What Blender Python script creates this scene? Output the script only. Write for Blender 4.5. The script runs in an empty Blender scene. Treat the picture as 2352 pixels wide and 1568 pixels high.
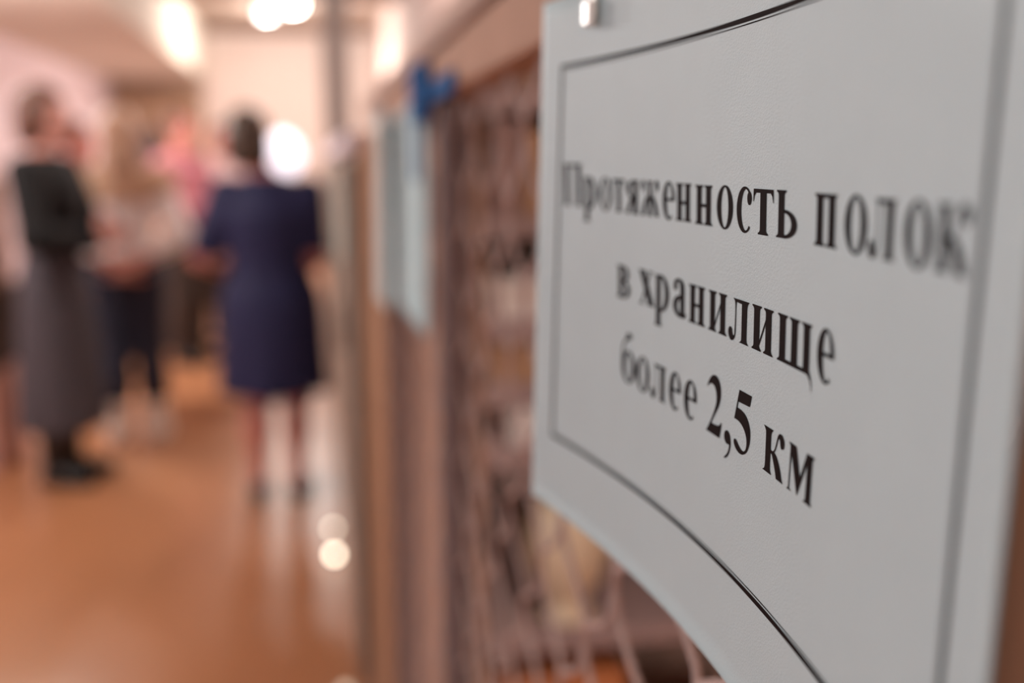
import bpy, bmesh, math, random
import numpy as np
from mathutils import Vector, Matrix
from mathutils.geometry import tessellate_polygon

C = bpy.context.scene.collection
sc = bpy.context.scene
random.seed(7); rng = np.random.default_rng(7)
PI = math.pi

# ---------------------------------------------------------------- camera
EYE = 1.42                                   # lens height above the floor
YAW, PITCH = math.asin(.1945), math.asin(.1781)
cam_d = bpy.data.cameras.new('camera'); cam = bpy.data.objects.new('camera', cam_d); C.objects.link(cam)
cam.location = (0, 0, EYE)
cam.rotation_euler = (PI/2 - PITCH, 0, -YAW)
cam_d.sensor_width = 36; cam_d.lens = 36*2287/2352
cam_d.clip_start = .01; cam_d.clip_end = 60
cam_d.dof.use_dof = True; cam_d.dof.focus_distance = .250; cam_d.dof.aperture_fstop = 4.3
sc.camera = cam

# ---------------------------------------------------------------- light and exposure
def lin(r, g, b):
    f = lambda c: (c/255/12.92) if c/255 <= .04045 else ((c/255+.055)/1.055)**2.4
    return (f(r), f(g), f(b), 1)
w = bpy.data.worlds.new('world'); sc.world = w; w.use_nodes = True
w.node_tree.nodes['Background'].inputs[0].default_value = (1, .90, .84, 1)
w.node_tree.nodes['Background'].inputs[1].default_value = .12
def area(name, loc, rot, size, power, col, shape='RECTANGLE', size_y=None):
    l = bpy.data.lights.new(name, 'AREA'); l.energy = power; l.color = col; l.shape = shape; l.size = size
    if size_y: l.size_y = size_y
    o = bpy.data.objects.new(name, l); C.objects.link(o); o.location = loc; o.rotation_euler = rot
    return o
WARM = (1, .97, .93)
CEIL = 3.31
LAMPS = [(-.146, 12.5, CEIL, 75), (-.48, 13.2, CEIL, 45), (.36, 13.1, 2.55, 112), (-1.8, 3.5, 2.6, 75), (.5, -.9, CEIL, 50), (-2.1, 6.5, 2.6, 130), (.2, 6.2, 2.85, 85)]   # x, y, z, watts; all after the far ceiling pair are added fill
area('added_cool_fill', (-2.84, -.3, 1.75), (0, -PI/2, 0), 1.5, 23, (.73, .89, 1), size_y=2.2)  # cool fill added out of view to light the sign side
sc.view_settings.view_transform = 'Standard'; sc.view_settings.look = 'None'
sc.view_settings.exposure = 0; sc.view_settings.gamma = 1
sc.cycles.use_denoising = True
sc.cycles.max_bounces = 8
sc.cycles.sample_clamp_indirect = 6

# ---------------------------------------------------------------- materials
MATS = {}
def mat(name, rgb, rough=.6, var=.08, scale=8, metal=0, bump=0, bscale=200, spec=.5, emit=None, stretch=None, trans=0):
    if name in MATS: return MATS[name]
    m = bpy.data.materials.new(name); m.use_nodes = True; nt = m.node_tree; b = nt.nodes['Principled BSDF']
    c = lin(*rgb); b.inputs['Roughness'].default_value = rough; b.inputs['Metallic'].default_value = metal
    b.inputs['Specular IOR Level'].default_value = spec
    tc = nt.nodes.new('ShaderNodeTexCoord'); mp = nt.nodes.new('ShaderNodeMapping')
    nt.links.new(tc.outputs['Object'], mp.inputs[0])
    if stretch: mp.inputs['Scale'].default_value = stretch
    no = nt.nodes.new('ShaderNodeTexNoise'); no.inputs['Scale'].default_value = scale; no.inputs['Detail'].default_value = 4
    nt.links.new(mp.outputs[0], no.inputs['Vector'])
    r = nt.nodes.new('ShaderNodeValToRGB')
    r.color_ramp.elements[0].position = .3; r.color_ramp.elements[1].position = .7
    r.color_ramp.elements[0].color = tuple(x*(1-var) for x in c[:3]) + (1,)
    r.color_ramp.elements[1].color = tuple(min(1, x*(1+var)) for x in c[:3]) + (1,)
    nt.links.new(no.outputs[0], r.inputs[0]); nt.links.new(r.outputs[0], b.inputs['Base Color'])
    if bump:
        n2 = nt.nodes.new('ShaderNodeTexNoise'); n2.inputs['Scale'].default_value = bscale; n2.inputs['Detail'].default_value = 3
        nt.links.new(mp.outputs[0], n2.inputs['Vector'])
        bp = nt.nodes.new('ShaderNodeBump'); bp.inputs['Strength'].default_value = bump; bp.inputs['Distance'].default_value = .001
        nt.links.new(n2.outputs[0], bp.inputs['Height']); nt.links.new(bp.outputs[0], b.inputs['Normal'])
    if emit:
        b.inputs['Emission Color'].default_value = lin(*emit[0]); b.inputs['Emission Strength'].default_value = emit[1]
    if trans: b.inputs['Transmission Weight'].default_value = trans
    MATS[name] = m
    return m

M_floor = mat('floor_linoleum', (176, 120, 84), .30, .06, 1.3, spec=.5, bump=.05, bscale=60)
M_wall_pink = mat('pink_plaster', (248, 232, 240), .8, .03, 2)
M_wall_peach = mat('peach_plaster', (234, 216, 206), .8, .03, 2)
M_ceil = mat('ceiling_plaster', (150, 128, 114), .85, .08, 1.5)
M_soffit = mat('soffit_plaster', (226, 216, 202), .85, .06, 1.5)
M_pillar = mat('grey_plaster', (146, 134, 128), .8, .05, 3)
M_paper = mat('white_paper', (190, 208, 212), .55, .015, 40, bump=.3, bscale=1800, spec=.3)
M_ink = mat('black_ink', (24, 14, 14), .8, .02, 50, spec=.08)
M_paper_b = mat('pale_blue_paper', (188, 212, 216), .85, .03, 20, spec=.12)
M_paper_g = mat('grey_green_paper', (176, 190, 184), .85, .03, 20, spec=.12)
M_paper_l = mat('lilac_paper', (228, 214, 222), .6, .03, 20)
M_tie = mat('white_nylon', (240, 232, 228), .25, .02, 30, spec=.8)
M_wire = mat('galvanised_wire', (190, 166, 159), .55, .06, 60, metal=.1)
M_upright = mat('mauve_enamel', (122, 104, 102), .8, .05, 20, spec=.15)
M_rail = mat('beige_enamel', (186, 150, 130), .85, .04, 20, spec=.12)
M_board = mat('pale_board', (196, 170, 156), .85, .06, 12, spec=.12, stretch=(4, .4, 4))
M_wood = mat('orange_wood', (188, 146, 118), .5, .16, 6, stretch=(6, 6, .5))
M_wood_d = mat('brown_wood', (152, 116, 98), .55, .18, 6, stretch=(6, 6, .5))
M_shelf = mat('grey_board', (178, 152, 148), .8, .1, 10, spec=.2)
M_door = mat('taupe_enamel', (150, 134, 122), .8, .04, 8, spec=.15)
M_brass = mat('old_brass', (250, 226, 194), .42, .05, 10, metal=.05)
M_box_w = mat('white_card', (248, 238, 232), .7, .04, 15)
M_box_t = mat('tan_card', (190, 150, 120), .9, .07, 15, spec=.12)
M_box_m = mat('mauve_card', (168, 136, 130), .75, .07, 15)
M_box_p = mat('pink_card', (196, 152, 142), .75, .06, 9)
M_box_d = mat('dark_card', (58, 44, 40), .75, .1, 9)
M_red = mat('orange_red_cloth', (206, 96, 58), .7, .08, 15)
M_blue = mat('blue_ribbon', (40, 92, 148), .9, .08, 30, spec=.08)
M_skin = mat('skin', (212, 150, 136), .5, .05, 30, spec=.3)
M_skin_r = mat('flushed_skin', (194, 124, 112), .5, .05, 30, spec=.3)
M_hair_b = mat('brown_hair', (66, 46, 32), .5, .25, 60, stretch=(3, 3, .4))
M_hair_d = mat('dark_hair', (62, 38, 32), .5, .25, 60, stretch=(3, 3, .4))
M_hair_l = mat('blond_hair', (170, 132, 108), .5, .2, 60, stretch=(3, 3, .4))
M_hair_r = mat('chestnut_hair', (92, 54, 38), .5, .2, 60, stretch=(3, 3, .4))
M_navy = mat('navy_cloth', (15, 18, 64), .75, .12, 25)
M_black = mat('black_knit', (12, 11, 14), .9, .2, 40)
M_grey = mat('grey_cloth', (72, 67, 74), .85, .1, 25)
M_boot = mat('black_leather', (16, 13, 13), .4, .2, 30)
M_white = mat('white_cloth', (244, 234, 232), .8, .04, 20)
M_tan = mat('tan_cloth', (196, 160, 134), .8, .06, 20)
M_denim = mat('dark_denim', (36, 40, 58), .85, .15, 30)
M_pink = mat('pink_cloth', (182, 112, 122), .8, .07, 20)
M_maroon = mat('maroon_cloth', (70, 42, 46), .85, .12, 20)
M_dtrouser = mat('dark_brown_cloth', (54, 40, 34), .85, .12, 20)
M_sneak = mat('white_rubber', (250, 238, 228), .6, .04, 20)
M_eye = mat('eye_white', (235, 230, 226), .2, .01, 20)
M_iris = mat('iris', (60, 42, 30), .2, .1, 200)
M_lip = mat('lip', (178, 92, 92), .45, .05, 40)
M_metal = mat('chrome', (225, 222, 220), .08, .01, 20, metal=1)
M_bulb = mat('lamp_glass', (255, 255, 250), .3, 0, 5, emit=((255, 244, 226), 14))
M_bulb_d = mat('dim_lamp_glass', (255, 255, 250), .3, 0, 5, emit=((255, 240, 226), 2))
M_globe = mat('opal_glass', (250, 246, 255), .3, 0, 5, emit=((246, 240, 255), 1.4))
M_steel = mat('grey_steel', (120, 112, 108), .45, .05, 20, metal=.5)

# ---------------------------------------------------------------- mesh helpers
def obj(name, verts, faces, m, parent=None, smooth=False, loc=None):
    me = bpy.data.meshes.new(name); me.from_pydata([tuple(v) for v in verts], [], [tuple(f) for f in faces]); me.update()
    if smooth: me.polygons.foreach_set('use_smooth', [True]*len(me.polygons))
    me.materials.append(m)
    o = bpy.data.objects.new(name, me); C.objects.link(o)
    if parent: o.parent = parent
    if loc: o.location = loc
    return o
class MB:
    def __init__(s): s.v = []; s.f = []
    def add(s, v, f):
        n = len(s.v); s.v += [tuple(map(float, p)) for p in v]; s.f += [tuple(n+i for i in q) for q in f]; return s
    def box(s, x0, x1, y0, y1, z0, z1, b=.003):
        bm = bmesh.new(); bmesh.ops.create_cube(bm, size=1)
        for q in bm.verts: q.co = Vector(((x0+x1)/2+q.co.x*(x1-x0), (y0+y1)/2+q.co.y*(y1-y0), (z0+z1)/2+q.co.z*(z1-z0)))
        b = min(b, .3*min(x1-x0, y1-y0, z1-z0))
        if b > 0: bmesh.ops.bevel(bm, geom=bm.edges[:], offset=b, segments=2, affect='EDGES', profile=.5)
        bm.verts.ensure_lookup_table()
        for i, q in enumerate(bm.verts): q.index = i
        s.add([q.co for q in bm.verts], [[q.index for q in f.verts] for f in bm.faces]); bm.free(); return s
    def tube(s, pts, r, n=8, closed=False):
        P = np.array(pts, float); k = len(P); V = []; F = []
        T = np.zeros_like(P); T[1:-1] = P[2:]-P[:-2]; T[0] = P[1]-P[0]; T[-1] = P[-1]-P[-2]
        if closed: T[0] = T[-1] = P[1]-P[-2]
        T /= np.linalg.norm(T, axis=1)[:, None]
        u = np.cross(T[0], [0.3, .5, .81]); u /= np.linalg.norm(u)
        R = r if hasattr(r, '__len__') else [r]*k
        for i in range(k):
            u = u-T[i]*(u@T[i]); u /= np.linalg.norm(u); q = np.cross(T[i], u)
            for j in range(n):
                a = 2*PI*j/n; V.append(P[i]+R[i]*(math.cos(a)*u+math.sin(a)*q))
        for i in range(k-1):
            for j in range(n): F.append((i*n+j, i*n+(j+1) % n, (i+1)*n+(j+1) % n, (i+1)*n+j))
        F.append(tuple(range(n))[::-1]); F.append(tuple(range((k-1)*n, k*n)))
        return s.add(V, F)
    def lathe(s, prof, cx, cy, n=32):
        V = []; F = []; k = len(prof)
        for r, z in prof:
            for j in range(n): V.append((cx+r*math.cos(2*PI*j/n), cy+r*math.sin(2*PI*j/n), z))
        for i in range(k-1):
            for j in range(n): F.append((i*n+j, i*n+(j+1) % n, (i+1)*n+(j+1) % n, (i+1)*n+j))
        F.append(tuple(range(n))[::-1]); F.append(tuple(range((k-1)*n, k*n)))
        return s.add(V, F)
    def build(s, name, m, parent=None, smooth=False): return obj(name, s.v, s.f, m, parent, smooth)
def tag(o, label, cat, group=None):
    o['label'] = label; o['category'] = cat
    if group: o['group'] = group
    return o
def empty(name, loc, rz=0):
    o = bpy.data.objects.new(name, None); C.objects.link(o); o.location = loc; o.rotation_euler = (0, 0, rz); o.empty_display_size = .1
    return o
def struct(o): o['kind'] = 'structure'; return o

# ---------------------------------------------------------------- the room
XL, XR, YB, YE = -2.9, .985, -2.6, 16.0
struct(MB().box(XL-.1, XR+.1, YB-.1, YE+.1, -.1, 0, 0).build('floor', M_floor))
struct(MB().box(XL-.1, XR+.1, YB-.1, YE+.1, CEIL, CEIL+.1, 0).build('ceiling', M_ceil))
mb = MB()                                     # left wall with an added opening, out of view, for the cool fill
mb.box(XL-.1, XL, YB, -1.4, 0, CEIL, 0); mb.box(XL-.1, XL, .8, YE, 0, CEIL, 0)
mb.box(XL-.1, XL, -1.4, .8, 0, 1.0, 0); mb.box(XL-.1, XL, -1.4, .8, 2.5, CEIL, 0)
struct(mb.build('wall_left', M_wall_pink))
struct(MB().box(XR, XR+.1, YB, YE, 0, CEIL, 0).build('wall_right', mat('mauve_plaster', (196, 172, 162), .8, .03, 2)))
struct(MB().box(XL, XR, YE, YE+.1, 0, CEIL, 0).build('wall_end', M_wall_peach))
struct(MB().box(XL, XR, YB-.1, YB, 0, CEIL, 0).build('wall_back', M_wall_peach))
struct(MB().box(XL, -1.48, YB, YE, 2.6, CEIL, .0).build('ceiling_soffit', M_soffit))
struct(MB().box(XL, XL+.015, .8, YE, 0, .1, .004).build('baseboard_left', M_wood_d))
struct(MB().box(.14, .386, 10, 10.25, 0, CEIL, .01).build('pillar', M_pillar))
wf = MB()
for a in (-1.4, -.33, .75): wf.box(XL-.08, XL-.02, a, a+.05, 1.0, 2.5)
for z in (1.0, 2.45): wf.box(XL-.08, XL-.02, -1.4, .8, z, z+.05)
wo = struct(wf.build('added_window_1', M_white))  # frame added around the unseen cool fill
for y in (5.6, 8.4, 11.2):                    # brown beams across the upper ceiling
    struct(MB().box(-1.48, XR, y, y+.22, 3.12, CEIL, .01).build('ceiling_beam', M_wood_d))

# far pair of ceiling lamps, plus unseen lamps added to brighten the room
def ceiling_lamp(x, y, z, label, bulb):
    r = empty('ceiling_lamp', (x, y, z)); tag(r, label, 'lamp', 'round ceiling lamps over the aisle')
    MB().lathe([(.005, 0), (.11, 0), (.12, -.02), (.09, -.035), (.005, -.035)], 0, 0).build('lamp_base', M_steel, r, True)
    MB().lathe([(.02, -.03), (.085, -.035), (.10, -.06), (.09, -.10), (.05, -.125), (.005, -.13)], 0, 0).build('lamp_glass', bulb, r, True)
    return r
LL = [
      'brightest round lamp seen at the top beside the grey pillar', 'paler round lamp just left of the brightest ceiling lamp', 'added unseen round lamp on a rod behind the grey pillar',
      'added out-of-view round lamp under the low soffit above the person in black cardigan', 'added out-of-view round lamp on the ceiling over the near end of the mesh bays', 'added out-of-view round lamp under the low soffit above the group of people', 'added out-of-view round lamp on a rod above the taupe cabinets']
for (x, y, z, watts), l in zip(LAMPS, LL):
    lr = ceiling_lamp(x, y, z, l, M_bulb_d if x == -.48 else M_bulb)
    if z in (2.85, 2.55): MB().tube([(0, 0, 0), (0, 0, CEIL-z)], .008, 10).build('rod', M_steel, lr)
    l_ = bpy.data.lights.new('lamp_light', 'POINT'); l_.energy = watts; l_.color = WARM; l_.shadow_soft_size = .09
    o_ = bpy.data.objects.new('lamp_light', l_); C.objects.link(o_); o_.location = (x, y, z-.24)

# tall pale things on the far wall
t = empty('tan_curtain', (-2.2, YE-.06, .05)); tag(t, 'tan curtain hanging on the far wall left of the cream door', 'curtain')
V = []; F = []; n = 60
for k, z in enumerate((0, 2.5)):
    for i in range(n+1):
        V.append((-.62+1.24*i/n, -.05+.035*math.sin(i*1.1), z))
for i in range(n): F.append((i, i+1, n+2+i, n+1+i))
co = obj('curtain_cloth', V, F, M_tan, t, True); so = co.modifiers.new('s', 'SOLIDIFY'); so.thickness = .01
MB().tube([(-.68, -.05, 2.52), (.68, -.05, 2.52)], .015, 10).build('curtain_rod', M_steel, t)

# ---------------------------------------------------------------- the curved paper sign
P = [0.10925, 0.25137, 0.00301, -0.26299, 0.013, 0.06129]
W = Vector((0.02186, 0.00856, 1)).normalized()
SS = np.linspace(-.05, .36, 821); _a = sum(c*((SS-.15)/.15)**k for k, c in enumerate(P[2:])); _d = SS[1]-SS[0]
_tx, _ty = np.sin(_a), -np.cos(_a)
_x = np.concatenate([[0], np.cumsum((_tx[1:]+_tx[:-1])/2*_d)]); _y = np.concatenate([[0], np.cumsum((_ty[1:]+_ty[:-1])/2*_d)])
_i = np.argmin(abs(SS-.15)); _x += P[0]-_x[_i]; _y += P[1]-_y[_i]
def sheet(s, t, off=0):                        # s along the paper (away end = 0), t up it, in metres
    a = float(np.interp(s, SS, _a))
    nrm = Vector((math.sin(a), -math.cos(a), 0)).cross(W); nrm.normalize()
    if nrm.x > 0: nrm = -nrm
    return Vector((float(np.interp(s, SS, _x)), float(np.interp(s, SS, _y)), EYE)) + W*t + nrm*off
S0, S1, T0, T1 = 0, .2832, -.14, .0612
sign = empty('information_sign', sheet(.14, T0)); tag(sign, 'large white paper sign with black serif lettering, curling on the mesh front nearest the camera', 'sign')
INV = Matrix.Translation(-sign.location)
def rel(v): return v - sign.location
V = []; F = []; nu, nv = 72, 24
for side, off in ((0, 0), (1, -.0004)):
    for i in range(nu+1):
        for j in range(nv+1): V.append(rel(sheet(S0+(S1-S0)*i/nu, T0+(T1-T0)*j/nv, off)))
N = (nu+1)*(nv+1); ix = lambda i, j: i*(nv+1)+j
for i in range(nu):
    for j in range(nv):
        q = (ix(i, j), ix(i+1, j), ix(i+1, j+1), ix(i, j+1)); F.append(q); F.append(tuple(N+a for a in q[::-1]))
for i in range(nu):
    for j in (0, nv): F.append((ix(i, j), ix(i+1, j), N+ix(i+1, j), N+ix(i, j)))
for j in range(nv):
    for i in (0, nu): F.append((ix(i, j), ix(i, j+1), N+ix(i, j+1), N+ix(i, j)))
obj('paper_sheet', V, F, M_paper, sign, True)
# printed frame: a thick and a thin rule
V = []; F = []
def band(pts0, pts1):
    n0 = len(V); k = len(pts0)
    V.extend(rel(sheet(s, t, .00012)) for s, t in pts0); V.extend(rel(sheet(s, t, .00012)) for s, t in pts1)
    for i in range(k-1): F.append((n0+i, n0+i+1, n0+k+i+1, n0+k+i))
def frame(s0, s1, t0, t1, wd):
    K = 60; ls = [s0+(s1-s0)*i/K for i in range(K+1)]
    band([(s, t1) for s in ls], [(s, t1-wd) for s in ls]); band([(s, t0) for s in ls], [(s, t0+wd) for s in ls])
    lt = [t0+(t1-t0)*i/20 for i in range(21)]
    band([(s0, t) for t in lt], [(s0+wd, t) for t in lt]); band([(s1, t) for t in lt], [(s1-wd, t) for t in lt])
frame(.0176, .2702, -.1101, .0362, .0013)
frame(.0194, .2684, -.1083, .0344, .0003)
obj('printed_frame', V, F, M_ink, sign)

# ---- serif letters as outlines in thousandths of an em
TR = {
'2': [(0,524,1),(14,568),(74,647),(151,695),(239,702),(321,669),(380,603),(402,519),(394,438),(358,362),(279,263),(214,184),(171,124,1),(284,125),(372,137),(424,162),(458,198,1),(462,163),(450,92),(421,-2,1),(31,-2,1),(93,72),(177,186),(246,301),(284,395),(278,479),(241,544),(189,578),(118,586),(57,566)],
'5': [(101,688,1),(439,689,1),(402,563,1),(87,550,1),(73,480,1),(185,475),(294,449),(380,397),(437,328),(458,261),(453,175),(420,97),(368,39),(282,-4),(191,-13),(107,6),(49,39),(22,75),(26,103),(56,117),(92,111),(150,78),(222,45),(289,38),(339,57),(371,109),(368,183),(324,250),(251,300),(153,333),(59,341),(0,340,1)],
',': [(54,146),(109,147),(157,118),(189,61),(196,-4),(173,-77),(128,-140),(64,-178),(26,-183),(48,-161),(110,-112),(148,-51),(155,-2,1),(116,-2),(67,-2),(22,25),(0,64),(9,114)],
'к': [(0,470,1),(259,470,1),(222,442),(205,409),(206,354),(212,256,1),(262,256),(303,275),(336,327),(361,393),(388,450),(431,479),(491,478),(539,448),(563,407),(554,361),(522,339),(481,339),(459,367),(443,411),(419,424),(392,397),(370,341),(338,283),(311,253,1),(370,233),(440,176),(500,106),(540,36),(584,0,1),(397,0,1),(354,80),(296,161),(254,213),(213,221,1),(218,67),(234,27),(269,0,1),(18,0,1),(58,18),(79,43),(84,107),(68,386),(47,436)],
'м': [(0,472,1),(186,469,1),(223,390),(308,197,1),(431,457),(449,478,1),(624,478,1),(589,450),(574,410),(574,69),(584,36),(611,2,1),(392,1,1),(439,22),(455,60),(454,373,1),(260,-2,1),(80,372,1),(70,39),(88,16),(133,2,1),(1,-2,1),(31,18),(45,50),(46,405),(32,448)],
'л': [(94,470,1),(547,470,1),(512,445),(495,412),(494,353),(515,64),(535,26),(578,0,1),(309,0,1),(351,13),(373,34),(374,78),(345,427,1),(198,434,1),(192,368),(206,130),(201,59),(168,11),(119,-11),(68,-5),(20,33),(0,86),(24,129),(60,139),(100,123),(118,85),(137,56),(167,58),(179,95),(168,365),(142,441)],
}
def smooth(pts, sub=4):
    n = len(pts); out = []
    for i in range(n):
        p1, p2 = pts[i], pts[(i+1) % n]
        p0 = pts[i-1] if len(p1) < 3 else p1; p3 = pts[(i+2) % n] if len(p2) < 3 else p2
        straight = len(p1) > 2 and len(p2) > 2
        for k in range(1 if straight else sub):
            u = k/sub; f = lambda a, b, c, d: .5*((2*b)+(-a+c)*u+(2*a-5*b+4*c-d)*u*u+(-a+3*b-3*c+d)*u**3)
            out.append((f(p0[0], p1[0], p2[0], p3[0]), f(p0[1], p1[1], p2[1], p3[1])))
    return out
XH = 472
def stem(x, wd=142, y0=0, y1=XH, e=46, top='lr', bot='lr', th=16, br=52):
    def corner(px, py, sx, sy):               # bracketed serif tip from the tip to the shaft
        return [(px+sx*e, py), (px+sx*e, py+sy*th), (px+sx*e*.45, py+sy*(th+8)), (px+sx*e*.12, py+sy*(th+22)), (px, py+sy*br)]
    o = []
    o += corner(x, y0, -1, 1)[::-1] if 'l' in bot else [(x, y0)]
    o += corner(x+wd, y0, 1, 1) if 'r' in bot else [(x+wd, y0)]
    o += corner(x+wd, y1, 1, -1)[::-1] if 'r' in top else [(x+wd, y1)]
    o += corner(x, y1, -1, -1) if 'l' in top else [(x, y1)]
    return [o]
def quad(*p): return [list(p)]
def arc(cx, cy, rx, ry, a0, a1, n=28): return [(cx+rx*math.cos(math.radians(a0+(a1-a0)*i/n)), cy+ry*math.sin(math.radians(a0+(a1-a0)*i/n))) for i in range(n+1)]
def ring(cx, cy, rx, ry, ix_, iy, a0=0, a1=360, dx=0):
    o = arc(cx, cy, rx, ry, a0, a1, 48); i = arc(cx+dx, cy, ix_, iy, a0, a1, 48)
    return [o+i[::-1]]
def blob(cx, cy, rx, ry): return [arc(cx, cy, rx, ry, 0, 350, 20)]
def dbowl(x, y0, y1, xr, thick, thin, sgn=1):
    cy = (y0+y1)/2; ry = (y1-y0)/2; rx = abs(xr-x)
    o = arc(0, 0, rx, ry, 90, -90, 24); i = arc(0, 0, rx-thick, ry-thin, 90, -90, 24)
    return [[(x+sgn*p, cy+q) for p, q in [(-25, ry)]+o+[(-25, -ry), (-25, -ry+thin)]+i[::-1]+[(-25, ry-thin)]]]
def glyph(ch, k=1.0):
    if ch in TR: return [smooth(TR[ch])], True
    g = []
    if ch == 'П': g = stem(50, 160, 0, 656, 50)+stem(472, 160, 0, 656, 50)+quad((100, 656), (600, 656), (600, 612), (100, 612))
    if ch == 'п': g = stem(46)+stem(308, 142)+quad((60, XH), (430, XH), (430, XH-40), (60, XH-40))
    if ch == 'н': g = stem(46)+stem(312, 142)+quad((150, 250), (340, 250), (340, 208), (150, 208))
    if ch == 'и': g = stem(46, 140)+stem(344, 140)+quad((170, 90), (205, 130), (372, 400), (358, 330), (190, 62))
    if ch == 'щ':
        g = stem(46, 138, bot='l')+stem(320, 138, bot='')+stem(594, 138, bot='')+quad((100, 40), (720, 40), (720, 0), (60, 0))
        g += [[(640, 0), (640, 42), (732, 42), (770, -10), (788, -70), (792, -140), (784, -150), (774, -90), (750, -45), (700, -6)]]
    if ch == 'т':
        g = stem(170, 142, top='')+quad((10, XH), (472, XH), (468, XH-40), (14, XH-40))
        g += quad((0, 338), (12, 338), (30, 400), (70, 436), (120, XH-30), (10, XH))+quad((482, 338), (470, 338), (452, 400), (412, 436), (360, XH-30), (472, XH))
    if ch == 'ь': g = stem(46)+dbowl(188, 0, 282, 500, 138, 34)
    if ch == 'в': g = stem(46, bot='l', top='l')+dbowl(188, 236, XH, 400, 120, 28)+dbowl(188, 0, 262, 440, 130, 30)
    if ch == 'о': g = ring(225, 236, 225, 250, 100, 226)
    if ch == 'с': g = ring(215, 236, 215, 250, 125, 222, 48, 312, 30)+blob(338, 362, 56, 72)
    if ch == 'е':
        g = ring(190, 236, 190, 250, 82, 222, 6, 306, 20)+quad((60, 268), (372, 268), (376, 250), (372, 232), (60, 232))
    if ch == 'р':
        g = stem(46, 142, -205, XH, top='l')+dbowl(188, -10, 482, 462, 136, 40)
    if ch == 'а':
        g = [[(222, 60), (222, 360), (214, 410), (186, 446), (150, 446), (124, 420), (122, 392), (112, 340), (72, 322), (30, 340), (18, 380), (40, 440), (110, 480), (200, 486), (290, 470), (340, 424), (352, 360), (352, 90), (362, 52), (384, 48), (402, 66), (408, 58), (386, 8), (330, -10), (270, 0), (236, 34)]]
        g += dbowl(232, -8, 276, 4, 128, 52, -1)
    if ch == 'я':
        g = stem(270, 138, top='r')+dbowl(280, 214, XH, 30, 132, 30, -1)+quad((170, 236), (300, 236), (140, 30), (160, 0), (-10, 0), (-4, 18), (30, 40))
    if ch == 'х':
        g = quad((24, XH-8), (210, XH-8), (500, 8), (314, 8))+quad((360, XH-10), (404, XH-10), (120, 10), (76, 10))
        g += quad((0, XH), (236, XH), (236, XH-20), (0, XH-20))+quad((310, XH), (470, XH), (470, XH-20), (310, XH-20))
        g += quad((20, 0), (180, 0), (180, 20), (20, 20))+quad((286, 0), (520, 0), (520, 20), (286, 20))
    if ch == 'ж':
        s = smooth(TR['к']); f = .66; g = [[(330+(x-140)*f, y) for x, y in s], [(330-(x-140)*f, y) for x, y in s][::-1]]
    if ch == 'б':
        g = ring(240, 222, 236, 234, 100, 206)+[[(8, 250), (16, 420), (50, 540), (110, 606), (200, 640), (190, 600), (120, 560), (84, 500), (70, 420), (60, 300)]]+blob(248, 668, 92, 48)
        g += quad((110, 606), (180, 640), (260, 640), (250, 610))
    return g, False
EM = .0236/1000
def letters(name, items, shear):
    V = []; F = []
    for ch, s_left, base, k in items:
        g, traced = glyph(ch)
        for o in g:
            pts = [Vector((a, b, 0)) for a, b in o]
            # split very long edges so that the strokes follow the paper's curve
            tri = tessellate_polygon([pts]); n0 = len(V)
            for p_ in pts:
                sh = 0 if traced else shear*(XH-p_.y)*EM
                V.append(rel(sheet(s_left/1000+p_.x*EM*k+sh, base/1000+p_.y*EM, .00015)))
            F.extend(tuple(n0+i for i in q) for q in tri)
    o = obj(name, V, F, M_ink, sign); return o
letters('lettering', [('П', 22.3, -16.5, 1), ('р', 39.8, -16.9, .98), ('о', 53.2, -17.0, .95), ('т', 64.0, -17.2, .86), ('я', 74.6, -17.3, .95), ('ж', 85.6, -17.3, 1),
    ('е', 102.9, -17.5, .98), ('н', 112.6, -17.6, .93), ('н', 126.4, -17.8, 1.0), ('о', 141.2, -17.8, 1.0), ('с', 154.3, -17.85, 1.0), ('т', 164.7, -17.9, 1.08), ('ь', 178.8, -17.8, 1.0),
    ('п', 200.1, -17.9, .98), ('о', 215.3, -17.9, .98), ('л', 227.3, -17.9, .86), ('о', 241.6, -17.9, .98), ('к', 253.7, -17.8, .86)], .105)
letters('lettering', [('в', 70.4, -46.2, 1.0), ('х', 87.6, -46.0, 1.0), ('р', 100.0, -46.4, 1.0), ('а', 113.8, -46.2, 1.0), ('н', 125.4, -46.5, .97), ('и', 139.4, -46.55, .99), ('л', 153.8, -46.6, .98),
    ('и', 168.4, -46.55, 1.03), ('щ', 184.0, -46.45, 1.06), ('е', 206.4, -46.2, .98)], .09)
letters('lettering', [('б', 76.6, -74.2, 1.0), ('о', 88.9, -74.7, .95), ('л', 100.6, -74.8, .86), ('е', 114.4, -74.8, .97), ('е', 125.5, -74.9, 1.04), ('2', 141.9, -75, 1), (',', 155.0, -75, 1), ('5', 161.0, -75, 1),
    ('к', 180.0, -74.8, .95), ('м', 195.1, -74.8, 1)], .05)

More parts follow.
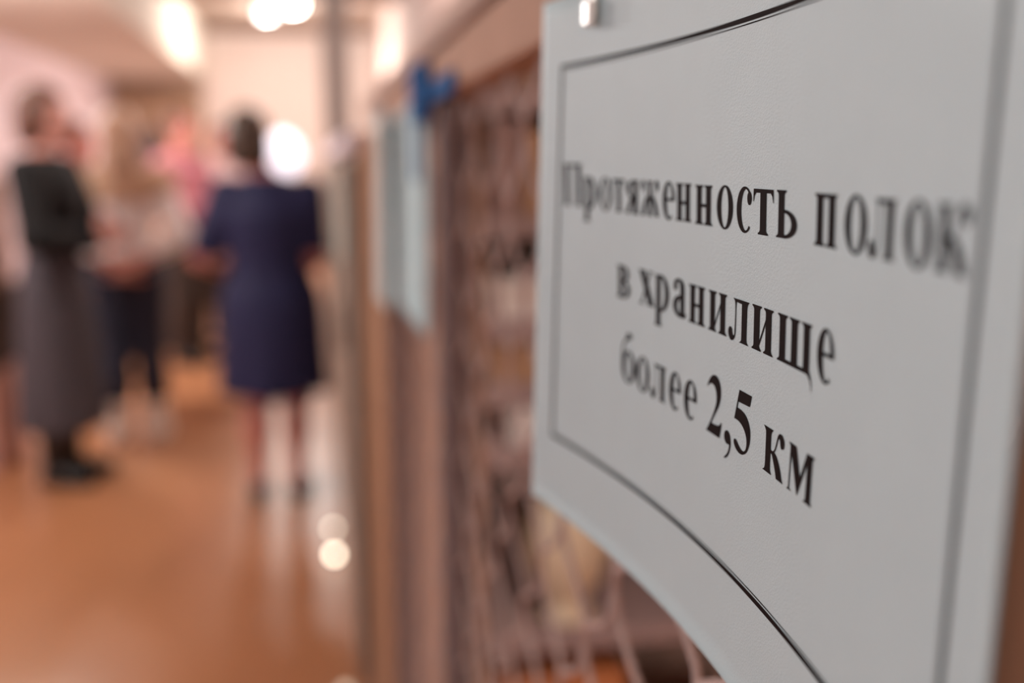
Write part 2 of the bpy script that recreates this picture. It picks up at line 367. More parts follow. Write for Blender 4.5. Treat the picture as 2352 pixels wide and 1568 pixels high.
# ---------------------------------------------------------------- mesh fronted storage bays along the right of the aisle
MX, RZ0, RZ1 = .118, 1.478, 1.518             # front plane, top rail
def wire_mesh(y0, y1, z0, z1, x, pitch=.052, r=.0019, ph=0):
    mb = MB(); n = int((y1-y0)/pitch)
    for k in range(n+1):
        yc = y0+pitch*.5+k*pitch*((y1-y0-pitch)/(n*pitch) if n else 1)
        pts = []; m = int((z1-z0)/(pitch/6)); 
        for i in range(m+1):
            a = i*PI/6+ph; tri = math.sin(a)+.12*math.sin(3*a)
            pts.append((x+.0022*math.cos(a)*(1 if k % 2 else -1), yc+(1 if k % 2 else -1)*tri*pitch*.52, z0+(z1-z0)*i/m))
        mb.tube(pts, r, 6)
    return mb
def mesh_panel(y0, y1, label, ph=0):
    r = empty('mesh_panel', (MX, y0, 0)); tag(r, label, 'mesh panel', 'wire mesh panels along the aisle')
    f = lambda mb, name, m: setattr(mb.build(name, m, r), 'matrix_parent_inverse', Matrix.Translation((-MX, -y0, 0)))
    f(MB().box(MX-.003, MX+.03, y0, y1, RZ0, RZ1, .004), 'top_rail', M_rail)
    f(MB().box(MX, MX+.03, y0, y1, .0, .06, .004), 'bottom_rail', M_rail)
    f(MB().box(MX, MX+.03, y0, y0+.03, .06, RZ0, .004), 'upright', M_upright)
    f(MB().box(MX, MX+.03, y1-.03, y1, .06, RZ0, .004), 'upright', M_upright)
    f(wire_mesh(y0+.02, y1-.02, .05, RZ0+.01, MX+.014, ph=ph), 'wire_mesh', M_wire)
    return r
mesh_panel(-.42, .95, 'diamond wire mesh panel behind the large white sign', .4)
mesh_panel(.952, 1.75, 'wire mesh panel carrying the two smaller blue-grey sheets', 1.1)
pk = MB()
for i in range(6): pk.box(MX, MX+.022, 1.76+i*.105, 1.76+i*.105+.101, .0, RZ0, .003)
tag(pk.build('plank_panel', mat('dull_plank', (168, 128, 100), .9, .1, 6, spec=.1, stretch=(6, 6, .5))), 'orange-brown upright plank panel beyond the two smaller sheets', 'panel')
tb = MB().box(MX+.002, MX+.09, -.44, 2.4, 1.53, 1.556, .004); tag(tb.build('top_board', M_board), 'long narrow pale board laid along the top of the mesh bays', 'board')
tag(MB().box(MX+.012, MX+.04, -.44, 2.4, RZ1, 1.53, .001).build('batten', M_wood_d), 'thin brown batten between top rail and pale top board', 'batten')
tag(MB().box(.95, .975, -.44, 2.4, 0, 1.556, .002).build('back_panel', M_wood), 'orange-brown wooden back panel inside the mesh bays', 'panel')
tag(MB().box(MX+.04, .95, 2.36, 2.385, 0, 1.53, .002).build('end_panel', M_wood_d), 'brown wooden end panel closing the mesh bays', 'panel')

# far cabinets
for i in range(5):
    y0 = 2.42+i*1.15
    r = empty('storage_cabinet', (.08, y0, 0)); tag(r, ['taupe storage cabinet right after the plank panel', 'taupe storage cabinet beside the woman in navy', 'third taupe storage cabinet along the aisle counting from the planks', 'fourth taupe storage cabinet along the aisle counting from the planks', 'farthest taupe storage cabinet along the aisle'][i], 'cabinet', 'taupe cabinets along the aisle')
    MB().box(.02, .85, 0, 1.14, 0, 1.44, .006).build('body', M_door, r)
    MB().box(0, .018, .01, .565, .08, 1.42, .004).build('door', M_door, r)
    d2 = MB().box(0, .018, .575, 1.13, .08, 1.42, .004).build('door', M_door, r)
    MB().box(-.02, -.001, .60, .615, .85, 1.0, .003).build('handle', M_steel, d2)
    MB().box(-.004, .86, 0, 1.145, 1.441, 1.49, .006).build('top', M_paper_l, r)

# shelving and its contents behind the mesh
r = empty('shelving_unit', (.17, 1.16, 0)); tag(r, 'brown open shelving unit standing behind the wire mesh', 'shelving')
SH = [.10, .795, 1.045, 1.125, 1.205, 1.33, 1.475]
for x in (.0, .70): MB().box(x, x+.025, 0, .55, 0, 1.5, .003).build('side_panel', M_wood, r)
for z in SH: MB().box(.026, .699, 0, .55, z, z+.026, .003).build('shelf', M_shelf, r)
MB().box(.026, .699, .53, .549, .0, 1.5, .001).build('back', M_box_w, r)
vs = MB().lathe([(.004, 0), (.026, 0), (.027, .006), (.016, .014), (.018, .022), (.034, .05), (.041, .085), (.040, .115), (.032, .142), (.022, .158), (.019, .168), (.024, .178), (.022, .178), (.015, .17)], 0, 0, 40)
v = vs.build('vase', M_brass, None, True); v.location = (.315, 1.215, .8215); v.scale = (1.4, 1.4, 1.12); tag(v, 'rounded brass vase on the shelf below the white sign', 'vase')
def carton(name, x, y, z, sx, sy, sz, m, label, cat='box', group=None, lid=True):
    r = empty(name, (x, y, z)); tag(r, label, cat, group)
    MB().box(-sx/2, sx/2, -sy/2, sy/2, 0, sz*.72, .002).build('body', m, r)
    MB().box(-sx/2-.003, sx/2+.003, -sy/2-.003, sy/2+.003, sz*.72+.0005, sz, .002).build('lid', m, r)
    return r
for z, x, sx, m, l in [(1.2315, .245, .085, M_box_w, 'whitest small carton, on the upper tray shelf behind the mesh'), (1.2315, .335, .06, M_box_w, 'second white carton beside the whitest one'),
                       (1.1515, .27, .13, M_box_t, 'flat tan carton on the middle tray shelf behind the mesh'), (1.0715, .255, .05, M_box_w, 'narrow pale carton on the lowest tray shelf'), (1.0715, .345, .09, M_box_m, 'mauve carton beside the narrow pale one')]:
    carton('carton', x, 1.24, z, sx, .14, .048, m, l, 'box', 'small cartons on the tray shelves')
carton('carton', .44, 1.24, 1.2315, .07, .14, .05, M_red, 'orange-red small carton at the sign edge', 'box', 'small cartons on the tray shelves')
for k, (x, h, wd, m, l) in enumerate([(.225, .11, .035, M_box_m, 'mauve ledger at the left of the upper shelf'), (.262, .10, .03, M_box_t, 'tan ledger beside the leftmost mauve one'), (.305, .112, .04, M_wood, 'orange-brown ledger, tall, on the upper shelf'),
        (.352, .11, .035, M_box_m, 'mauve ledger right of the orange-brown one'), (.40, .11, .045, M_box_w, 'pale ledger on the upper shelf next to the sign edge'), (.45, .10, .035, M_wood_d, 'dark brown ledger half hidden by the sign')]):
    b = empty('ledger', (x, 1.25, 1.3565)); tag(b, l, 'book', 'ledgers on the upper shelf')
    MB().box(-wd/2+.003, wd/2-.003, -.075, .07, .003, h-.003, .001).build('pages', M_box_t, b)
    MB().box(-wd/2, -wd/2+.0028, -.08, .08, 0, h, .0008).box(wd/2-.0028, wd/2, -.08, .08, 0, h, .0008).box(-wd/2+.0028, wd/2-.0028, -.08, -.0752, 0, h, .0008).build('cover', m, b)
for x, y, sx, hh, m, l in [(.30, 1.33, .18, .62, mat('orange_crate', (214, 134, 86), .8, .1, 6, spec=.2, stretch=(6, 6, .5)), 'tall orange-brown crate on the lowest shelf'), (.55, 1.42, .2, .4, M_wood_d, 'brown crate on the lowest shelf')]:
    carton('crate', x, y, .1265, sx, .28, hh, m, l, 'crate', 'crates on the bottom shelf')

for x, sx, hh, m, l in [(.325, .2, .14, M_wood_d, 'brown carton on top of the shelving behind the mesh'), (.56, .22, .17, M_box_m, 'mauve carton on top of the shelving behind the mesh')]:
    carton('carton', x, 1.42, 1.5015, sx, .4, hh, m, l, 'box', 'cartons on top of the shelving')

# smaller paper sheets hung on the next mesh panel
def paper(y0, y1, z0, z1, x, m, label, bend=.006):
    V = []; F = []; n = 20
    for off in (0, .0006):
        for i in range(n+1):
            u = i/n
            for j in range(9):
                q = j/8; V.append((x+off-bend*math.sin(PI*u)*(1-q)+.002*math.sin(5*u+3*q), y0+(y1-y0)*u, z0+(z1-z0)*q))
    M_ = (n+1)*9
    for i in range(n):
        for j in range(8):
            a = i*9+j; F.append((a, a+9, a+10, a+1)); F.append((M_+a+1, M_+a+10, M_+a+9, M_+a))
    for i in range(n):
        for j in (0, 8): a = i*9+j; F.append((a, a+9, M_+a+9, M_+a))
    for j in range(8):
        for i in (0, n): a = i*9+j; F.append((a, a+1, M_+a+1, M_+a))
    o = obj('paper_sign', V, F, m, None, True); tag(o, label, 'sign', 'small paper signs along the aisle'); return o
paper(1.0, 1.31, 1.243, 1.482, MX-.008, M_paper_b, 'nearer pale blue-grey sheet under the blue ribbon')
paper(1.52, 1.74, 1.195, 1.497, MX-.009, M_paper_b, 'pale blue-grey sheet just beyond the one with the blue ribbon')
paper(2.75, 3.05, 1.15, 1.40, .073, M_paper_g, 'grey-green sheet on the taupe cabinet beside the woman in navy')

rb = empty('ribbon', (MX, 1.03, RZ0)); tag(rb, 'dark blue ribbon tied round the rail above the smaller sheet', 'ribbon')
f = lambda mb, name: setattr(mb.build(name, M_blue, rb), 'matrix_parent_inverse', Matrix.Translation((-MX, -1.03, -RZ0)))
f(MB().box(MX-.016, MX-.0045, .97, 1.07, 1.458, 1.514, .004), 'knot')
f(MB().box(MX-.012, MX-.010, 1.05, 1.08, 1.40, 1.47, .0008), 'tail')
f(MB().box(MX-.0075, MX-.0045, .80, .99, 1.474, 1.492, .001), 'band')

def tie(s, label):
    p0 = sheet(s, .05, .0008); p1 = sheet(s, .0625, .0010); zt = RZ1+.0035
    pts = [p0, p1, Vector((p1.x+.004, p1.y, zt-.012)), Vector((MX-.006, p1.y, zt-.001)), Vector((MX+.004, p1.y, zt)), Vector((MX+.009, p1.y, zt))]
    V = []; F = []; hw = .0028
    for i, q in enumerate(pts):
        for dy in (-hw, hw):
            V.append(q+Vector((0, dy, 0))); V.append(q+Vector((-.0008, dy, .0008)))
    for i in range(len(pts)-1):
        a = i*4; b = a+4
        F += [(a, a+2, b+2, b), (a+1, b+1, b+3, a+3), (a, b, b+1, a+1), (a+2, a+3, b+3, b+2)]
    F += [(0, 1, 3, 2)]
    r = empty('plastic_tie', p0); tag(r, label, 'tie', 'white ties holding the large sign')
    o = obj('strap', V, F, M_tie, r); o.matrix_parent_inverse = Matrix.Translation(-p0)
    h = MB().box(p0.x-.0035, p0.x-.0006, p0.y-.004, p0.y+.004, p0.z-.003, p0.z+.006, .001).build('tie_head', M_tie, r); h.matrix_parent_inverse = Matrix.Translation(-p0)
tie(.046, 'white plastic tie at the far top corner of the large sign'); tie(.236, 'white plastic tie at the near top corner of the large sign')

# ---------------------------------------------------------------- stacked boxes at the left edge
for z, h, m, l, d in [(0, .46, M_box_p, 'dusty pink carton on the floor at the left, bottom of its stack', 0), (.4605, .38, M_box_d, 'dark carton in the middle of the stack at the left', .01), (.841, .5, M_wood_d, 'brown carton topping the stack at the left', -.01)]:
    carton('storage_box', -1.78+d, 5.05, z, .62, .5, h, m, l, 'box', 'stacked boxes by the left side')

# globe lamp on a stand, behind the woman in navy
gl = empty('globe_lamp', (-.165, 6.0, -.035)); tag(gl, 'glowing white globe lamp on a stand at head height beside the woman in navy', 'lamp')
MB().lathe([(.004, .036), (.14, .036), (.14, .045), (.03, .055), (.014, .07), (.014, 1.34), (.03, 1.36), (.004, 1.36)], 0, 0, 24).build('stand', M_steel, gl, True)
MB().lathe([(.03, 1.361), (.075, 1.385), (.108, 1.43), (.115, 1.475), (.108, 1.53), (.078, 1.58), (.035, 1.612), (.004, 1.62)], 0, 0, 32).build('globe', M_globe, gl, True)
# small glowing domes added in place of glints along the cabinet plinth
for x, y, e, l in [(.045, 3.46, 12, 'brighter small glowing dome standing in for a glint at the foot of the cabinets'), (.045, 3.72, 4, 'dimmer small glowing dome standing in for a glint just beyond the brighter one'), (.052, 2.50, 1.2, 'faint small glowing dome standing in for the glint nearest the camera')]:
    r = empty('glint_dome', (x-.012, y, 0)); tag(r, l, 'lamp', 'glowing glint domes by the cabinets')
    MB().lathe([(.004, 0), (.017, 0), (.017, .012), (.012, .0145), (.004, .0145)], 0, 0, 20).build('glint_base', M_steel, r, True)
    MB().lathe([(.010, .015), (.012, .020), (.011, .029), (.007, .034), (.001, .035)], 0, 0, 20).build('glint_cap', mat('warm_dome_%g' % e, (255, 246, 230), .3, 0, 5, emit=((255, 240, 214), e)), r, True)

# ---------------------------------------------------------------- people: one continuous skin from blended solids
def polygonise(f, lo, h):
    ins = f < 0
    c = [ins[i:f.shape[0]-1+i, j:f.shape[1]-1+j, k:f.shape[2]-1+k] for i in (0, 1) for j in (0, 1) for k in (0, 1)]
    s = sum(a.astype(np.int8) for a in c); act = (s > 0) & (s < 8)
    idx = -np.ones(act.shape, np.int64); I = np.argwhere(act); idx[act] = np.arange(len(I))
    pos = np.zeros((len(I), 3)); cnt = np.zeros(len(I))
    cor = [(i, j, k) for i in (0, 1) for j in (0, 1) for k in (0, 1)]
    val = [f[I[:, 0]+a[0], I[:, 1]+a[1], I[:, 2]+a[2]] for a in cor]
    for a in range(8):
        for b in range(a+1, 8):
            d = np.array(cor[b])-np.array(cor[a])
            if abs(d).sum() != 1: continue
            m = (val[a] < 0) != (val[b] < 0); tt = val[a][m]/(val[a][m]-val[b][m])
            pos[m] += np.array(cor[a])+tt[:, None]*d; cnt[m] += 1
    V = lo+h*(I+pos/cnt[:, None])
    F = []
    for ax in range(3):
        o = [(ax+1) % 3, (ax+2) % 3]
        sl0 = [slice(None)]*3; sl1 = [slice(None)]*3; sl0[ax] = slice(0, -1); sl1[ax] = slice(1, None)
        m = ins[tuple(sl0)] != ins[tuple(sl1)]; E_ = np.argwhere(m)
        E_ = E_[(E_[:, o[0]] > 0) & (E_[:, o[1]] > 0) & (E_[:, o[0]] < f.shape[o[0]]-1) & (E_[:, o[1]] < f.shape[o[1]]-1)]
        fl = ins[E_[:, 0], E_[:, 1], E_[:, 2]]
        q = []
        for du, dv in ((-1, -1), (0, -1), (0, 0), (-1, 0)):
            e = E_.copy(); e[:, o[0]] += du; e[:, o[1]] += dv; q.append(idx[e[:, 0], e[:, 1], e[:, 2]])
        q = np.stack(q, 1); q[~fl] = q[~fl][:, ::-1]; F.append(q)
    return V, np.concatenate(F)
class Solid:
    def __init__(s, lo, hi, h):
        s.lo = np.array(lo, float); s.h = h; n = np.ceil((np.array(hi)-s.lo)/h).astype(int)+1
        s.ax = [s.lo[i]+h*np.arange(n[i]) for i in range(3)]; s.f = np.full(tuple(n), .3, np.float32)
    def _sub(s, lo, hi):
        sl = [slice(max(0, int((lo[i]-s.lo[i])/s.h)), max(0, int((hi[i]-s.lo[i])/s.h)+2)) for i in range(3)]
        X = s.ax[0][sl[0]][:, None, None]; Y = s.ax[1][sl[1]][None, :, None]; Z = s.ax[2][sl[2]][None, None, :]
        return tuple(sl), X, Y, Z
    def _join(s, sl, d, k):
        a = s.f[sl]
        if a.size == 0: return
        d = np.broadcast_to(d, a.shape); h = np.maximum(k-abs(a-d), 0)/k
        s.f[sl] = np.minimum(a, d)-h*h*k/4
    def cap(s, a, b, ra, rb, k=.02):
        a = np.array(a, float); b = np.array(b, float); R = max(ra, rb)+.06
        sl, X, Y, Z = s._sub(np.minimum(a, b)-R, np.maximum(a, b)+R); ba = b-a; L = ba@ba+1e-12
        t = np.clip(((X-a[0])*ba[0]+(Y-a[1])*ba[1]+(Z-a[2])*ba[2])/L, 0, 1)
        d = np.sqrt((X-a[0]-t*ba[0])**2+(Y-a[1]-t*ba[1])**2+(Z-a[2]-t*ba[2])**2)-(ra+(rb-ra)*t)
        s._join(sl, d, k); return s
    def ell(s, c, r, k=.02, cut=False):
        c = np.array(c, float); r = np.array(r, float); R = r+.06
        sl, X, Y, Z = s._sub(c-R, c+R)
        q = np.sqrt(((X-c[0])/r[0])**2+((Y-c[1])/r[1])**2+((Z-c[2])/r[2])**2); d = (q-1)*r.min()
        if cut: s.f[sl] = np.maximum(s.f[sl], -np.broadcast_to(d, s.f[sl].shape))
        else: s._join(sl, d, k)
        return s
    def loft(s, sec, k=.03):                   # sections (z, cx, cy, rx, ry) from low to high
        A = np.array(sec, float); z = s.ax[2]; g = [np.interp(z, A[:, 0], A[:, i]) for i in range(1, 5)]
        R = max(A[:, 3].max(), A[:, 4].max())+.08
        sl, X, Y, Z = s._sub((A[:, 1].min()-R, A[:, 2].min()-R, A[0, 0]-.06), (A[:, 1].max()+R, A[:, 2].max()+R, A[-1, 0]+.06))
        cx, cy, rx, ry = [q[sl[2]][None, None, :] for q in g]
        d = (np.sqrt(((X-cx)/rx)**2+((Y-cy)/ry)**2)-1)*np.minimum(rx, ry)
        d = np.maximum(d, np.maximum(A[0, 0]-Z, Z-A[-1, 0])); s._join(sl, d, k); return s
    def clip(s, fn):
        X = s.ax[0][:, None, None]; Y = s.ax[1][None, :, None]; Z = s.ax[2][None, None, :]
        s.f = np.maximum(s.f, np.broadcast_to(fn(X, Y, Z), s.f.shape)); return s
    def build(s, name, m, parent):
        s.f[0] = s.f[-1] = .1; s.f[:, 0] = s.f[:, -1] = .1; s.f[:, :, 0] = s.f[:, :, -1] = .1
        V, F = polygonise(s.f, s.lo, s.h)
        me = bpy.data.meshes.new(name); me.from_pydata(V.tolist(), [], F.tolist()); me.polygons.foreach_set('use_smooth', [True]*len(F)); me.materials.append(m); me.update()
        o = bpy.data.objects.new(name, me); C.objects.link(o); o.parent = parent; return o

def person(px, py, yaw, H, label, pose, outfit, skin, hair, hair_m, head_yaw=0, h=.008):
    """Stands with the feet at (px, py); with yaw 0 it faces -Y, its left hand at +X."""
    k = H/1.70
    r = empty('person', (px, py, 0), yaw); tag(r, label, 'person')
    z = lambda f: f*H
    S = lambda: Solid((-.55*k, -.48*k, -.01), (.55*k, .40*k, H+.05), h)
    ch = outfit.get('girth', 1.0)
    torso = [(z(.47), 0, .005, .135*k*ch, .10*k*ch), (z(.50), 0, .01, .165*k*ch, .115*k*ch), (z(.545), 0, .01, .158*k*ch, .108*k*ch), (z(.60), 0, 0, .128*k*ch, .092*k*ch), (z(.64), 0, -.002, .124*k*ch, .092*k*ch),
             (z(.70), 0, -.01, .142*k*ch, .108*k*ch), (z(.75), 0, -.008, .152*k*ch, .110*k*ch), (z(.79), 0, .0, .160*k, .095*k), (z(.825), 0, .008, .115*k, .07*k), (z(.845), 0, .01, .06*k, .055*k)]
    arms = {}
    for sd in (-1, 1):
        e, wv = pose['arm'][sd]
        arms[sd] = (np.array((sd*.172*k, .005, z(.80))), np.array(e)*k, np.array(wv)*k)
    legs = {sd: (np.array((sd*.088*k, .01, z(.50))), np.array((sd*.085*k+pose.get('knee', 0), -.015, z(.275))), np.array((sd*pose.get('stance', .08)*k, .03, z(.055)))) for sd in (-1, 1)}
    hx, hy = pose.get('head', (0, 0)); hc = np.array((hx, hy-.012, z(.935))); cz, sz = math.cos(head_yaw), math.sin(head_yaw)
    def hp(x, y, zz): return (hc[0]+k*(x*cz-y*sz), hc[1]+k*(x*sz+y*cz), hc[2]+k*zz)
    def limbs(s, inf, aset=True, lset=True, kk=.02):
        if aset:
            for sd in (-1, 1):
                a, e, wv = arms[sd]; s.cap(a, e, .049*k+inf, .041*k+inf, .04); s.cap(e, wv, .041*k+inf, .028*k+inf, kk)
        if lset:
            for sd in (-1, 1):
                a, kn, an = legs[sd]; s.cap(a, kn, .082*k+inf, .056*k+inf, .04)
                mid = kn*.62+an*.38+np.array((0, .018*k, 0)); s.cap(kn, mid, .052*k+inf, .055*k+inf, .03); s.cap(mid, an, .054*k+inf, .034*k+inf, .03)
        return s
    # ---- body
    b = S(); b.loft(torso); limbs(b, 0)
    b.cap((0, .012, z(.83)), (hx, hy, z(.90)), .055*k, .052*k, .03)
    b.ell(hp(0, .012, .03), (.074*k, .092*k, .088*k), .02); b.ell(hp(0, -.022, -.028), (.060*k, .068*k, .088*k), .03); b.ell(hp(0, -.064, -.098), (.024*k, .022*k, .02*k), .03)
    b.cap(hp(0, -.088, .012), hp(0, -.108, -.022), .007*k, .012*k, .012); b.ell(hp(0, -.084, .03), (.05*k, .014*k, .010*k), .015)
    for sd in (-1, 1):
        b.ell(hp(sd*.030, -.096, .008), (.015*k, .012*k, .010*k), cut=True); b.ell(hp(sd*.077, .006, -.005), (.011*k, .022*k, .032*k), .008); b.ell(hp(sd*.035, -.074, -.03), (.02*k, .016*k, .018*k), .02)
    b.cap(hp(-.014, -.088, -.062), hp(.014, -.088, -.062), .009*k, .009*k, .008)
    for sd in (-1, 1):                           # hands
        a, e, wv = arms[sd]; d = wv-e; d = d/np.linalg.norm(d)
        hd = np.array(pose.get('hand', {}).get(sd, d)); hd = hd/np.linalg.norm(hd)
        side = np.array(pose.get('thumb', {}).get(sd, (-sd*1., -.2, .3)), float); side -= hd*(side@hd); side /= np.linalg.norm(side); pn = np.cross(hd, side)*(-sd)
        b.cap(wv, wv+hd*.045*k, .027*k, .029*k, .015)
        for q in (-1, 0, 1): b.cap(wv+hd*.03*k+side*q*.018*k, wv+hd*.085*k+side*q*.026*k, .016*k, .013*k, .012)
        for i, (off, ln) in enumerate(((.031, .072), (.011, .082), (-.010, .076), (-.030, .060))):
            p0 = wv+hd*.086*k+side*off*k; d1 = hd*math.cos(.35)+pn*math.sin(.35); d2 = hd*math.cos(.8)+pn*math.sin(.8)
            p1 = p0+d1*ln*.5*k; p2 = p1+d2*ln*.5*k
            b.cap(p0, p1, .0098*k, .0092*k, .004); b.cap(p1, p2, .0092*k, .0078*k, .004)
        t0 = wv+hd*.035*k+side*.025*k; t1 = t0+(hd*.6+side*.75+pn*.2)*.036*k; t2 = t1+(hd*.95+side*.25+pn*.25)*.032*k
        b.cap(t0, t1, .014*k, .0115*k, .01); b.cap(t1, t2, .0115*k, .009*k, .005)
    for sd in (-1, 1):
        an = legs[sd][2]; tz = .045*k; b.cap(an, (an[0], an[1]+.02*k, tz*.7), .034*k, .028*k, .02); b.cap((an[0], an[1], tz*.75), (an[0]+sd*.02*k, an[1]-.15*k, .026*k), .033*k, .026*k, .02)
    b.build('body', skin, r)
    for sd in (-1, 1):
        ey = MB().lathe([(.0005, -.011), (.006, -.0095), (.0105, -.004), (.011, 0), (.0105, .004), (.006, .0095), (.0005, .011)], 0, 0, 14).build('eye', M_eye, r, True); ey.location = hp(sd*.030, -.0795, .008); ey.scale = (k, k, k)
        iris = MB().lathe([(.0003, 0), (.0055, 0), (.005, .0015), (.0003, .002)], 0, 0, 14).build('iris', M_iris, ey, True); iris.location = (-sz*-.0, -.0100, 0); iris.rotation_euler = (PI/2, 0, 0)
        iris.location = (.0100*sz, -.0100*cz, 0); iris.rotation_euler = (PI/2, 0, head_yaw)
    MB().tube([hp(-.021, -.092, -.062), hp(-.009, -.097, -.060), hp(.009, -.097, -.060), hp(.021, -.092, -.062)], [.003*k, .0055*k, .0055*k, .003*k], 8).build('mouth', M_lip, r, True)
    # ---- hair
    s = S(); s.ell(hp(0, .018, .036), (.092*k, .108*k, .100*k))
    HX = lambda q: (hx-sz*q*k, hy+cz*q*k)
    if hair == 'long':
        s.loft([(z(.77), *HX(.075), .085*k, .03*k), (z(.80), *HX(.07), .10*k, .045*k), (z(.88), *HX(.05), .095*k, .06*k), (z(.95), *HX(.02), .088*k, .085*k)], .03)
    if hair == 'bob':
        s.loft([(z(.862), *HX(.04), .06*k, .045*k), (z(.875), *HX(.035), .085*k, .07*k), (z(.90), *HX(.025), .098*k, .092*k), (z(.95), *HX(.012), .092*k, .095*k)], .03)
    if hair == 'bun': s.ell(hp(0, .12, .06), (.045*k, .045*k, .042*k), .02)
    s.clip(lambda X, Y, Z: -np.maximum.reduce(np.broadcast_arrays(((X-hc[0])*(-sz)+(Y-hc[1])*cz+.030*k), (Z-hc[2]-.072*k), (abs((X-hc[0])*cz+(Y-hc[1])*sz)-.066*k)*1.0+0*Z)))
    s.build('hair', hair_m, r)
    # ---- clothing
    for g in outfit['items']:
        kind = g[0]
        if kind == 'top':                       # (kind, name, material, inflate, hem, sleeve 0..1 of the whole arm)
            _, nm, m, inf, hem, slv = g
            s = S(); s.loft([(a, b_, c_, d_+inf, e_+inf) for a, b_, c_, d_, e_ in torso], .03)
            for sd in (-1, 1):
                a, e, wv = arms[sd]; s.cap(a, a+(e-a)*min(1, slv*2), .055*k+inf, (.055-.010*min(1, slv*2))*k+inf, .05)
                if slv > .5: s.cap(e, e+(wv-e)*(slv-.5)*2, .045*k+inf, .036*k+inf, .03)
            s.clip(lambda X, Y, Z: np.maximum(z(hem)-Z, Z-z(.845)) + 0*X+0*Y)
            if slv <= .5:
                for sd in (-1, 1):
                    a, e, wv = arms[sd]; d = (e-a)/np.linalg.norm(e-a); q = a+(e-a)*slv*2
                    s.clip(lambda X, Y, Z: np.minimum((X-q[0])*d[0]+(Y-q[1])*d[1]+(Z-q[2])*d[2], sd*X-.13*k))
            s.build(nm, m, r)
        if kind == 'skirt':                     # (kind, name, material, top, hem, rx, ry) at the hem
            _, nm, m, top, hem, rx, ry = g
            V = []; F = []; n, mm = 64, 26
            TT = np.array(torso)
            for off in (0, -.004):
                for j in range(mm+1):
                    u = j/mm; zz = z(top)+(z(hem)-z(top))*u
                    zb = max(zz, z(.50)); bx, by, cy = np.interp(zb, TT[:, 0], TT[:, 3])+.016*k, np.interp(zb, TT[:, 0], TT[:, 4])+.016*k, np.interp(zb, TT[:, 0], TT[:, 2])
                    dn = max(0, (z(.50)-zz)/max(1e-6, z(.50)-z(hem))); qx, qy = bx+(rx*k-bx)*dn, by+(ry*k-by)*dn
                    for i in range(n):
                        a = 2*PI*i/n; fo = 1+.035*dn*math.sin(9*a+1)+.02*dn*math.sin(5*a)
                        V.append(((qx+off)*fo*math.cos(a), cy+(qy+off)*fo*math.sin(a), zz+.006*math.sin(3*a)*dn))
            for j in range(mm):
                for i in range(n):
                    a, b_, c_, d_ = j*n+i, j*n+(i+1) % n, (j+1)*n+(i+1) % n, (j+1)*n+i; Q = (mm+1)*n
                    F.append((a, d_, c_, b_)); F.append((Q+a, Q+b_, Q+c_, Q+d_))
            for i in range(n):
                Q = (mm+1)*n; F.append((i, (i+1) % n, Q+(i+1) % n, Q+i)); e_ = mm*n; F.append((e_+i, Q+e_+i, Q+e_+(i+1) % n, e_+(i+1) % n))
            obj(nm, V, F, m, r, True)
        if kind == 'trousers':
            _, nm, m, inf, top, hem = g
            s = S(); s.loft([(a, b_, c_, d_+inf, e_+inf) for a, b_, c_, d_, e_ in torso if a <= z(.61)], .03); limbs(s, inf+.006, False, True)
            for sd in (-1, 1):
                an = legs[sd][2]; kn = legs[sd][1]; s.cap(kn, (an[0], an[1], z(hem)), .058*k+inf, .06*k+inf, .02)
            s.clip(lambda X, Y, Z: np.maximum(z(hem)-Z, Z-z(top)) + 0*X+0*Y); s.build(nm, m, r)
        if kind == 'scarf':
            _, nm, m = g
            s = S(); s.loft([(z(.80), 0, -.005, .10*k, .10*k), (z(.83), 0, 0, .105*k, .10*k), (z(.86), 0, 0, .08*k, .085*k)], .02); s.build(nm, m, r)
        if kind == 'shoes':
            _, nm, m, shaft = g[:4]; q = g[4] if len(g) > 4 else 1
            for sd in (-1, 1):
                an = legs[sd][2]; s = Solid((an[0]-.12, an[1]-.28, -.005), (an[0]+.12, an[1]+.16, z(shaft)+.05), h*.75)
                s.cap((an[0], an[1]+.028*k, .035), (an[0]+sd*.02*k, an[1]-.155*k, .03), .042*k*q, .036*k*q, .02); s.cap((an[0]+sd*.01*k, an[1]-.06*k, .04), (an[0], an[1], .06), .038*k*q, .045*k*q, .02)
                if shaft > .07: s.cap((an[0], an[1]+.005, .05), (an[0], an[1]+.0, z(shaft)), .044*k*q, .062*k, .02)
                s.clip(lambda X, Y, Z: np.maximum(-Z+.002, Z-z(shaft))+0*X+0*Y); s.build(nm, m, r)
    return r

FOLD = {'arm': {1: ((.25, -.06, 1.10), (.06, -.22, 1.13)), -1: ((-.25, -.06, 1.09), (-.05, -.24, 1.07))}, 'hand': {1: (-1, -.1, .1), -1: (1, -.1, .1)}, 'thumb': {1: (0, 0, 1), -1: (0, 0, 1)}}
BACKCLASP = {'arm': {1: ((.27, .10, 1.08), (.05, .20, .93)), -1: ((-.27, .10, 1.08), (-.04, .21, .94))}, 'hand': {1: (-.8, .1, -.5), -1: (.8, .1, -.5)}, 'thumb': {1: (0, 1, .2), -1: (0, 1, .2)}, 'stance': .095}
HOLD = {'arm': {1: ((.29, .0, 1.08), (.25, -.20, 1.02)), -1: ((-.195, .02, 1.08), (-.15, -.20, 1.02))}, 'hand': {1: (-.3, -1, .1), -1: (.3, -1, .1)}, 'thumb': {1: (-.5, 0, 1), -1: (.5, 0, 1)}, 'stance': .085, 'head': (.075, 0)}
DOWN = {'arm': {1: ((.24, .03, 1.10), (.23, -.04, .86)), -1: ((-.24, .03, 1.10), (-.23, -.04, .86))}, 'thumb': {1: (0, -1, 0), -1: (0, -1, 0)}}

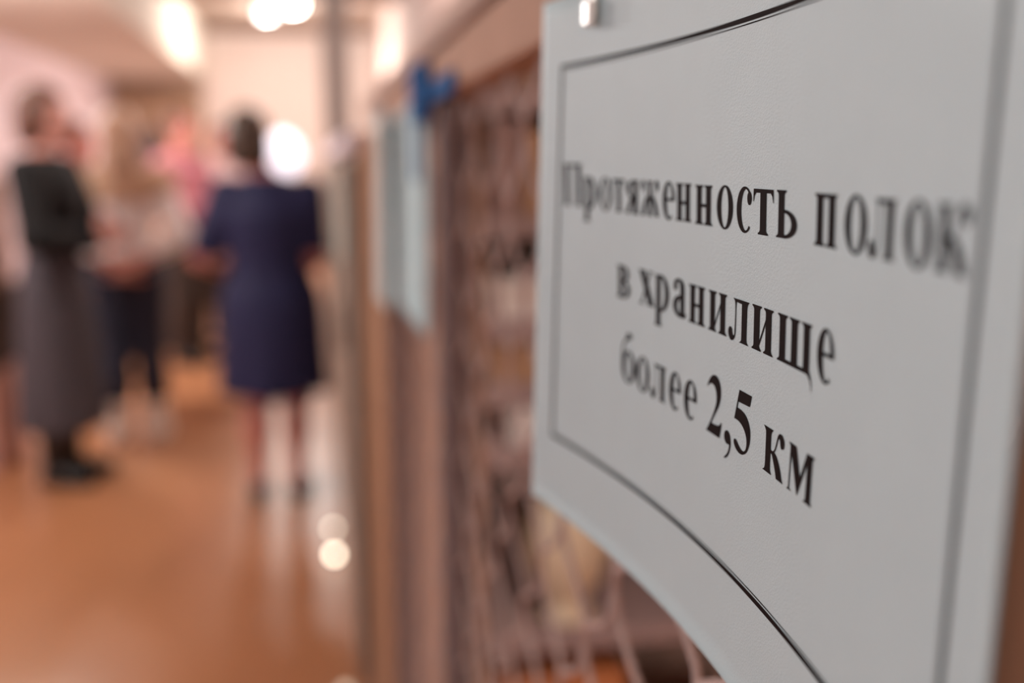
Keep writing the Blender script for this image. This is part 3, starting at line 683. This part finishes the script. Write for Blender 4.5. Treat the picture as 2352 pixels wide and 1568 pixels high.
# A: tall woman at the left, turned towards the group
person(-1.117, 4.64, PI/2-.25, 1.72, 'person in black cardigan and long grey dress standing with folded arms at the left', FOLD,
       {'items': [('skirt', 'dress', M_grey, .63, .15, .21, .19), ('top', 'cardigan', M_black, .016, .58, .92), ('shoes', 'boot', M_boot, .19)]}, M_skin, 'bob', M_hair_r, h=.0085)
# B: blond, seen from behind, hands clasped at the back
person(-.931, 5.31, PI+.15, 1.66, 'person seen from behind with long blond hair, white top, dark jeans and white sneakers', BACKCLASP,
       {'items': [('trousers', 'jeans', M_denim, .012, .56, .13), ('top', 'blouse', M_white, .014, .575, .78), ('top', 'shawl', M_tan, .030, .735, .16), ('scarf', 'scarf', M_tan), ('shoes', 'sneaker', M_sneak, .125, 1.45)]}, M_skin, 'long', M_hair_l, h=.0085)
# E: woman in the navy dress, back to the camera
person(-.18, 4.224, PI-.05, 1.615, 'person in a navy blue short-sleeved dress standing with the back to us', HOLD,
       {'girth': 1.25, 'items': [('skirt', 'dress_skirt', M_navy, .66, .29, .235, .18), ('top', 'dress_bodice', M_navy, .018, .60, .46), ('shoes', 'shoe', M_boot, .05)]}, M_skin_r, 'bob', M_hair_b, head_yaw=.35, h=.0075)
# D, F, G, H: the others further back
person(-.88, 7.3, PI/2-.6, 1.75, 'person in a pink top standing behind the blond one', FOLD,
       {'items': [('trousers', 'trousers', M_dtrouser, .012, .56, .05), ('top', 'pink_top', M_pink, .018, .53, .9), ('shoes', 'shoe', M_boot, .055)]}, M_skin_r, 'short', M_hair_r, h=.011)
person(-1.16, 7.9, PI-.2, 1.65, 'person with dark hair between the blond one and the one in pink', DOWN,
       {'items': [('trousers', 'trousers', M_dtrouser, .012, .56, .05), ('top', 'jacket', M_tan, .022, .52, .95), ('shoes', 'shoe', M_boot, .055)]}, M_skin, 'long', M_hair_d, h=.011)
person(-1.29, 6.0, PI/2-.1, 1.63, 'person in maroon with flushed face between the black cardigan and the blond one', DOWN,
       {'items': [('trousers', 'trousers', M_dtrouser, .012, .56, .05), ('top', 'maroon_jacket', M_maroon, .022, .50, .95), ('shoes', 'shoe', M_boot, .055)]}, M_skin_r, 'short', M_hair_r, h=.011)
person(-.68, 8.2, -.3, 1.70, 'person in a pale blouse half hidden behind the navy dress', DOWN,
       {'items': [('trousers', 'trousers', M_dtrouser, .012, .56, .05), ('top', 'blouse', mat('dusty_rose_cloth', (204, 172, 170), .85, .05, 20), .02, .52, .9), ('shoes', 'shoe', M_boot, .055)]}, M_skin_r, 'short', M_hair_r, h=.011)
